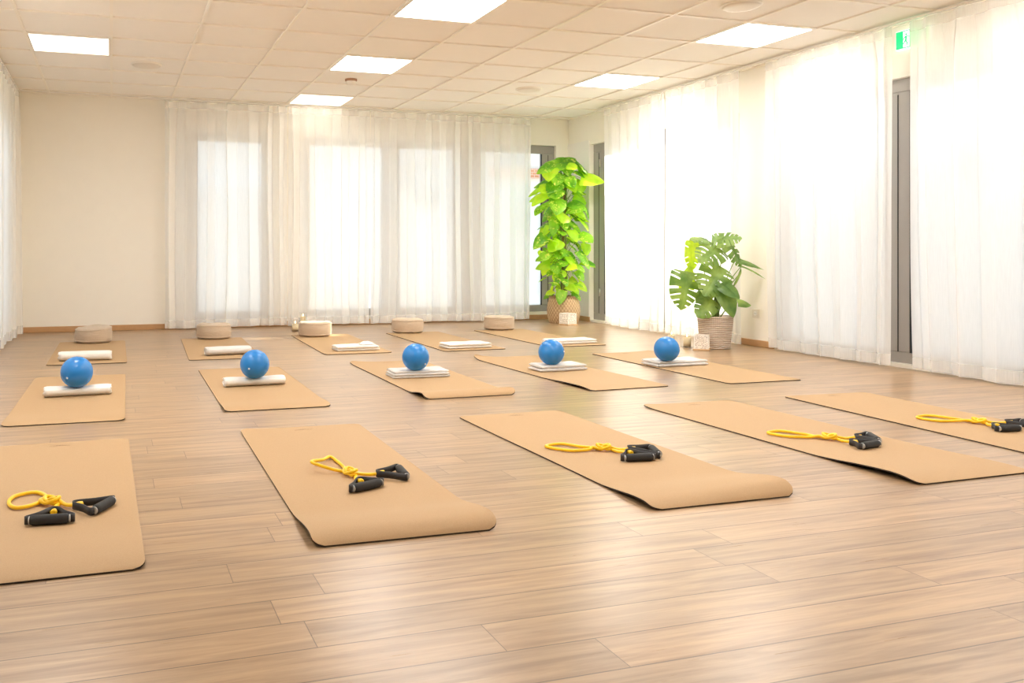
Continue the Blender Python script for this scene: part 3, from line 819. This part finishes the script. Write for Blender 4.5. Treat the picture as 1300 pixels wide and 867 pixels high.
band([(2.02, 3.385), (1.93, 3.40), (1.875, 3.50), (1.965, 3.525), (2.02, 3.45), (2.055, 3.42)], (2.095, 3.375), [(2.072, 3.172), (2.195, 3.152)], (2.150, 3.262), [(2.290, 3.300), (2.245, 3.178)], (2.19, 3.318), 'yellow resistance band with black handles on the middle front mat', 3)
band([(3.16, 3.30), (3.075, 3.345), (3.044, 3.435), (3.13, 3.455), (3.185, 3.37), (3.20, 3.30)], (3.235, 3.250), [(3.216, 3.045), (3.334, 3.070)], (3.245, 3.135), [(3.440, 3.222), (3.375, 3.105)], (3.345, 3.205), 'yellow resistance band with overlapping handles, second mat from the right', 4)
band([(4.20, 3.385), (4.10, 3.415), (4.087, 3.52), (4.19, 3.54), (4.235, 3.45), (4.25, 3.38)], (4.268, 3.317), [(4.172, 3.140), (4.288, 3.124)], (4.235, 3.215), [(4.465, 3.240), (4.400, 3.115)], (4.37, 3.250), 'yellow resistance band at the right edge with one handle cut off', 5)

# ------------------------------------------------------------------ plants
def leaf(b, base, d, nrm, L, Wd, slots=(), droop=.25, cup=.12, mi=0, na=14, nb=4, heart=.22, seed=0):
    d = V(d).normalized(); nrm = V(nrm); nrm = (nrm-d*nrm.dot(d)).normalized(); s = nrm.cross(d)
    base = V(base)
    if slots: na, nb = 96, 8
    for sd in (-1, 1):
        vid = {}
        rows = []
        for i in range(na+1):
            a = i/na
            prof = sin(pi*min(1, a**.58))**.72 if 0 < a < 1 else 0.
            xm = a*L - heart*L*sin(pi*min(a*2.1, 1)) + (.10*L*sin(pi*a) if slots else 0)
            ym = Wd/2*prof
            row = []
            for j in range(nb+1):
                t = j/nb; x = a*L + (xm-a*L)*t; y = ym*t
                z = -droop*L*(max(0, x)/L)**2 + cup*Wd*t*(1-.9*t)*prof + .012*L*noise.noise(V((a*6, t*3*sd, seed)))*t*2 - .10*Wd*t*t*prof
                if slots: z += .018*L*sin(a*pi*9)*t
                row.append(base + d*x + s*(y*sd) + nrm*z)
            rows.append(row)
        vs = [p for r in rows for p in r]; fs = []
        for i in range(na):
            a = (i+.5)/na
            for j in range(nb):
                t = (j+.5)/nb
                if any(c_-w < a < c_+w and t > t0 for (c_, w, t0) in slots): continue
                q = (i*(nb+1)+j, i*(nb+1)+j+1, (i+1)*(nb+1)+j+1, (i+1)*(nb+1)+j)
                fs.append(q if sd > 0 else q[::-1])
        used = sorted({k for f in fs for k in f}); mp = {k: n for n, k in enumerate(used)}
        b.add([vs[k] for k in used], [tuple(mp[k] for k in f) for f in fs], mi)

# tall golden pothos on a moss pole, wicker basket
PX, PY = 5.40, 9.62
root = empty('potted_pothos', (PX, PY, 0), 0, 'tall climbing pothos with glowing yellow green leaves in a wicker basket, room corner', 'potted plant')
b = MB(); pr_ = []
for k in range(57):
    z = .33*k/56; bulge = sin(pi*min(1, z/.33*.9+.08))
    pr_.append((.165+.038*bulge+.003*abs(sin(z*pi*17*2)), z))
b.lathe([(.001, .0), (.16, 0)] + pr_ + [(.195, .338), (.180, .335), (.176, .29), (.001, .285)], 72)
b.build('basket', M['basket'], root)
b = MB(); b.lathe([(.001, .30), (.12, .298), (.174, .292)], 24); b.build('soil', M['soil'], root)
b = MB(); b.tube([(0, 0, .28), (.005, 0, .8), (0, .005, 1.3), (.0, 0, 1.78)], [.03, .031, .03, .026], 14); b.build('moss_pole', M['moss'], root)
lr = random.Random(12)
st = MB(); fo = MB()
for k in range(5):
    pts = []
    for i in range(22):
        h = .29+(1.62+.04*k)*i/21; a = k*1.25+h*3.2; r = .036+.006*sin(h*9+k)
        pts.append((r*cos(a), r*sin(a), h))
    st.tube(pts, .0065, 6)
NL = 150
for i in range(NL):
    q_ = (i+.5)/NL
    h = .42+q_**1.05*1.52
    a = i*2.39996+lr.uniform(-.5, .5)
    big = (h-.42)/1.52
    L = (.115+.11*min(1, big*1.3))*lr.uniform(.7, 1.35)
    rad = lr.uniform(.05, .33)*(1.0-.10*big)*(1 if h > .8 else .9)
    if h < .5: rad = lr.uniform(.10, .20)
    base = V((rad*cos(a), rad*sin(a)*.85, h+lr.uniform(-.06, .08)))
    if base.x > .26: base.x = .26
    st.tube(cr([(.03*cos(a-.3), .03*sin(a-.3), h-.08), (base*.55)+V((0, 0, h*.45+.04)), base], 4), .003, 5)
    out = V((cos(a), sin(a), 0)); tl = lr.uniform(-1.1, .05) if big < .9 else lr.uniform(-.6, .1)
    d = out*.8 + V((0, -.25, tl)) + V((lr.uniform(-.45, .45), lr.uniform(-.4, .3), 0))
    tip = base + d.normalized()*L
    if PX+tip.x > XR-.05 or PY+tip.y > YB-.08:
        d = V((-.3*cos(a)-.1+lr.uniform(-.3, .3), -.5-abs(sin(a))*.4, tl))
    nrm = V((lr.uniform(-.5, .5), -.55+lr.uniform(-.5, .3), .75)) + out*.4
    leaf(fo, base, d, nrm, L, L*lr.uniform(.68, .88), droop=lr.uniform(.1, .4), cup=lr.uniform(.05, .3), seed=i, mi=0 if lr.random() < .5 else 1)
# the big top leaves
leaf(fo, (.06, -.02, 2.02), (-1, -.25, -.10), (.15, -.35, 1), .50, .34, droop=.28, cup=.3, seed=900, na=20, nb=6)
leaf(fo, (.06, -.03, 2.05), (.62, -.6, -.45), (.3, -.5, .9), .32, .27, droop=.3, cup=.25, seed=901, na=18, nb=6)
leaf(fo, (.02, -.02, 2.07), (-.25, -.7, -.55), (-.2, -.6, .9), .30, .26, droop=.3, cup=.25, seed=902, na=18, nb=6)
leaf(fo, (-.16, -.05, 1.52), (-1, -.1, -.30), (0, -.3, 1), .30, .15, droop=.12, seed=903, na=18)
leaf(fo, (-.10, -.10, 1.78), (-.8, -.5, -.35), (-.1, -.7, .9), .30, .24, droop=.3, seed=904, na=18)
leaf(fo, (.14, -.14, .90), (.45, -.6, -.8), (.4, -.8, .5), .26, .20, droop=.25, seed=905, na=18)
leaf(fo, (-.10, -.15, .42), (-.5, -.5, -.95), (-.4, -.9, .3), .20, .14, droop=.2, seed=906, na=18)
for p in ((.06, -.02, 2.02), (.02, -.02, 2.07)): st.tube(cr([(0, 0, 1.75), (.02, .01, 1.92), p], 5), .005, 6)
st.build('stem', M['stem'], root)
M['pothos2'] = m_leaf('yellow_leaf', (.36, .62, .035), (.58, .76, .08), None, .6)
f_ = fo.build('foliage', [M['pothos'], M['pothos2']], root)

# monstera in a ribbed rope pot
QX, QY = 5.34, 6.70
root = empty('potted_monstera', (QX, QY, 0), 0, 'monstera with split leaves in a ribbed woven pot by the right hand curtain', 'potted plant')
b = MB(); pr_ = []
nr = 17
for k in range(nr*6+1):
    z = .295*k/(nr*6); pr_.append((.128+.030*z/.295+.0045*abs(sin(pi*nr*z/.295)), z))
b.lathe([(.001, 0), (.126, 0)] + pr_ + [(.152, .299), (.146, .295), (.143, .262), (.001, .26)], 72)
b.build('woven_pot', M['rope_pot'], root)
b = MB(); b.lathe([(.001, .272), (.10, .27), (.143, .264)], 24); b.build('soil', M['soil'], root)
SL5 = [(.16, .010, .45), (.29, .014, .36), (.43, .015, .30), (.57, .015, .30), (.71, .014, .36), (.84, .012, .5)]
SL3 = [(.30, .012, .5), (.5, .013, .45), (.68, .012, .5)]
#   centre (x, y, z), direction of the tip, normal, length, width, slots, material
ML_ = [((5.03, 6.72, .567), (-.25, -.15, -.95), (-.35, -.9, .15), .33, .26, SL5, 0),
       ((5.26, 6.60, .660), (-.65, -.35, -.60), (-.1, -.9, .55), .34, .29, SL5, 0),
       ((5.24, 6.62, .890), (-.80, -.40, -.25), (.05, -.75, .70), .32, .25, SL5, 0),
       ((5.385, 6.64, 1.020), (.35, -.45, .10), (-.3, -.70, .80), .24, .20, SL5, 0),
       ((5.225, 6.74, 1.010), (-.85, -.2, .15), (0, -.5, .9), .22, .15, SL3, 0),
       ((5.475, 6.62, .925), (.40, -.35, -.72), (.35, -.85, .35), .30, .23, SL5, 0),
       ((5.62, 6.60, .800), (.9, -.30, -.18), (.1, -.40, .95), .26, .15, (), 0),
       ((5.60, 6.52, .728), (.85, -.45, -.35), (.2, -.2, .95), .22, .13, (), 0),
       ((5.505, 6.58, .640), (-.45, -.2, -.75), (.6, -.7, -.2), .19, .09, (), 0),
       ((5.37, 6.55, .470), (.10, -.50, -.85), (.05, -.85, .50), .28, .22, (), 0),
       ((5.36, 6.53, .560), (.25, -.6, -.40), (-.1, -.6, .8), .20, .18, (), 0),
       ((5.19, 6.62, .400), (-.80, -.35, -.45), (-.05, -.85, .65), .25, .19, SL3, 0),
       ((5.56, 6.58, .420), (.9, -.2, -.1), (.1, -.75, .6), .13, .09, (), 0),
       ((5.165, 6.80, .880), (-.2, -.1, -.95), (-.7, -.7, .1), .26, .14, SL3, 1),
       ((5.10, 6.78, .640), (.1, -.1, .95), (-.6, -.8, .1), .20, .13, (), 1),
       ((5.215, 6.70, .495), (-.7, -.2, -.3), (0, -.7, .7), .17, .13, (), 0)]
sb = MB(); lr = random.Random(4)
for i, (c_, d, nn, L, Wd, sl, mi) in enumerate(ML_):
    d = V(d).normalized(); base = V(c_)-V((QX, QY, 0)) - d*L*.45
    b = MB(); leaf(b, base, d, nn, L*1.08, Wd*1.1, sl, droop=.18, cup=.15, seed=i*3.1, heart=.24)
    o = b.build('leaf', M['monst_y'] if mi else M['monst'], root)
    if mi: o['label'] = 'young yellow green leaf'
    r0 = V((lr.uniform(-.03, .03), lr.uniform(-.03, .03), .268))
    m_ = r0.lerp(base, .5)+V((0, 0, .03+.06*abs(base.z-.3)))
    sb.tube(cr([r0, m_, base], 7), [.0065-.0035*k/14 for k in range(15)], 7)
sb.build('stem', M['stem'], root)

# ------------------------------------------------------------------ candles and lanterns
def lantern(x, y, a, s, h, label, tall=None):
    root = empty('tealight_lantern', (x, y, 0), a, label, 'candle holder', 'lace pattern tealight lanterns')
    b = MB(); b.box((-s*.62, -s*.62, 0), (s*.62, s*.62, .014)); bevel(b.build('tray', M['tray'], root), .004)
    b = MB(); t = .004; z0 = .0145
    for q in (((-s/2, -s/2, z0), (s/2, -s/2+t, z0+h)), ((-s/2, s/2-t, z0), (s/2, s/2, z0+h)), ((-s/2, -s/2+t, z0), (-s/2+t, s/2-t, z0+h)), ((s/2-t, -s/2+t, z0), (s/2, s/2-t, z0+h))): b.box(*q)
    b.build('lace_shade', M['lace'], root)
    b = MB(); e = .0045
    for sx in (-1, 1):
        for sy in (-1, 1): b.box((sx*s/2-e, sy*s/2-e, z0), (sx*s/2+e, sy*s/2+e, z0+h+.002))
    for z in (z0+h-.002,):
        b.box((-s/2, -s/2-e, z), (s/2, -s/2+e, z+.006)); b.box((-s/2, s/2-e, z), (s/2, s/2+e, z+.006)); b.box((-s/2-e, -s/2, z), (-s/2+e, s/2, z+.006)); b.box((s/2-e, -s/2, z), (s/2+e, s/2, z+.006))
    b.build('frame', M['white'], root)
    b = MB(); b.lathe([(.001, z0), (.019, z0), (.019, z0+.016), (.001, z0+.015)], 20); b.build('tealight', M['wax'], root)
    b = MB(); b.lathe([(.0005, z0+.016), (.0045, z0+.022), (.004, z0+.03), (.0005, z0+.042)], 10); b.build('flame', M['flame'], root)
lantern(5.285, 9.31, .30, .135, .125, 'white lace tealight lantern on a wooden tray before the wicker basket')
lantern(5.115, 6.60, .82, .115, .118, 'white lace tealight lantern on a wooden tray beside the woven monstera pot')
def candle(x, y, r, h, label, gl=None, m='wax'):
    root = empty('pillar_candle', (x, y, 0), 0, label, 'candle', 'candles on the floor')
    z0 = .006 if gl else 0
    b = MB(); b.lathe([(.0005, z0), (r, z0), (r, z0+h), (r*.9, z0+h-.003), (r*.4, z0+h-.008), (.0005, z0+h-.008)], 32); b.build('wax', M[m], root)
    b = MB(); b.tube([(0, 0, z0+h-.009), (.001, 0, z0+h+.006)], .0012, 6); b.build('wick', M['wick'], root)
    b = MB(); b.lathe([(.0005, z0+h+.004), (.006, z0+h+.012), (.005, z0+h+.022), (.0005, z0+h+.038)], 10); b.build('flame', M['flame'], root)
    if gl:
        gr, gh = gl; b = MB(); b.lathe([(.0005, 0), (gr, 0), (gr, gh), (gr-.003, gh), (gr-.003, .005), (.0005, .005)], 40); b.build('glass', M['cglass'], root)
candle(1.965, 9.52, .036, .075, 'short ivory candle in a clear glass beside the sunlit cushion', (.050, .13))
candle(2.075, 9.62, .032, .145, 'taller ivory candle in a clear glass behind the sunlit cushion', (.046, .20))
candle(5.13, 6.83, .034, .085, 'amber candle in a tall clear glass left of the lace lantern by the monstera', (.060, .245))
candle(5.20, 7.16, .034, .075, 'ivory candle in a clear glass farther behind the rightmost blue ball', (.055, .19))

# ------------------------------------------------------------------ light
w = bpy.data.worlds.new('World'); S.world = w; w.use_nodes = True; nt = w.node_tree; nt.nodes.clear(); n = N(nt)
out = nt.nodes.new('ShaderNodeOutputWorld')
tc = n('TexCoord').outputs['Generated']; sz = n('SeparateXYZ', {0: tc}).outputs[2]
cr_ = n('ValToRGB', {0: sz}); e = cr_.color_ramp.elements
e[0].position = 0; e[0].color = (.84, .93, 1, 1); e[1].position = .9; e[1].color = (.66, .82, 1, 1)
bg = n('Background', {'Color': cr_.outputs[0], 'Strength': .86})
nt.links.new(bg.outputs[0], out.inputs[0])
def sun(az_vec, el, e_, col, ang):
    l = bpy.data.lights.new('sun', 'SUN'); l.energy = e_; l.color = col; l.angle = R(ang)
    o = bpy.data.objects.new('sun', l); C.objects.link(o)
    h = V((az_vec[0], az_vec[1], 0)).normalized()*cos(el); d = V((-h.x, -h.y, -sin(el)))
    o.rotation_euler = d.to_track_quat('-Z', 'Y').to_euler(); return o
sun((1, .10), R(25), 7.5, (1., .90, .72), 1.0)
# daylight portals in the real window openings (sampling guides only, they add no light)
def portal(loc, rot, sx, sy):
    l = bpy.data.lights.new('window_portal', 'AREA'); l.shape = 'RECTANGLE'; l.size = sx; l.size_y = sy; l.cycles.is_portal = True
    o = bpy.data.objects.new('window_portal', l); C.objects.link(o); o.location = loc; o.rotation_euler = rot
for a0, a1, z0, z1 in OB: portal(((a0+a1)/2, YB+W+.01, (z0+z1)/2), (R(-90), 0, 0), a1-a0, z1-z0)
for a0, a1, z0, z1 in OR: portal((XR+W+.01, (a0+a1)/2, (z0+z1)/2), (0, R(90), 0), z1-z0, a1-a0)
for a0, a1, z0, z1 in OL: portal((XL-W-.01, (a0+a1)/2, (z0+z1)/2), (0, R(-90), 0), z1-z0, a1-a0)

# ------------------------------------------------------------------ camera
cd = bpy.data.cameras.new('camera'); co = bpy.data.objects.new('camera', cd); C.objects.link(co)
cd.sensor_width = 36; cd.lens = 1093.92*36/1300; cd.shift_x = (650-485.8)/1300; cd.shift_y = -(433.5-318.6)/1300
cd.clip_start = .05; cd.clip_end = 200
co.location = (0, 0, CAMH); co.rotation_euler = (R(90), 0, -.3046)
S.camera = co
S.view_settings.view_transform = 'Standard'; S.view_settings.look = 'None'; S.view_settings.gamma = 1
S.view_settings.use_curve_mapping = False; S.view_settings.exposure = 0.93
S.cycles.max_bounces = 14; S.cycles.diffuse_bounces = 8; S.cycles.transmission_bounces = 8; S.cycles.transparent_max_bounces = 40
S.cycles.use_denoising = True; S.cycles.caustics_reflective = False; S.cycles.caustics_refractive = False
S.cycles.sample_clamp_indirect = 8
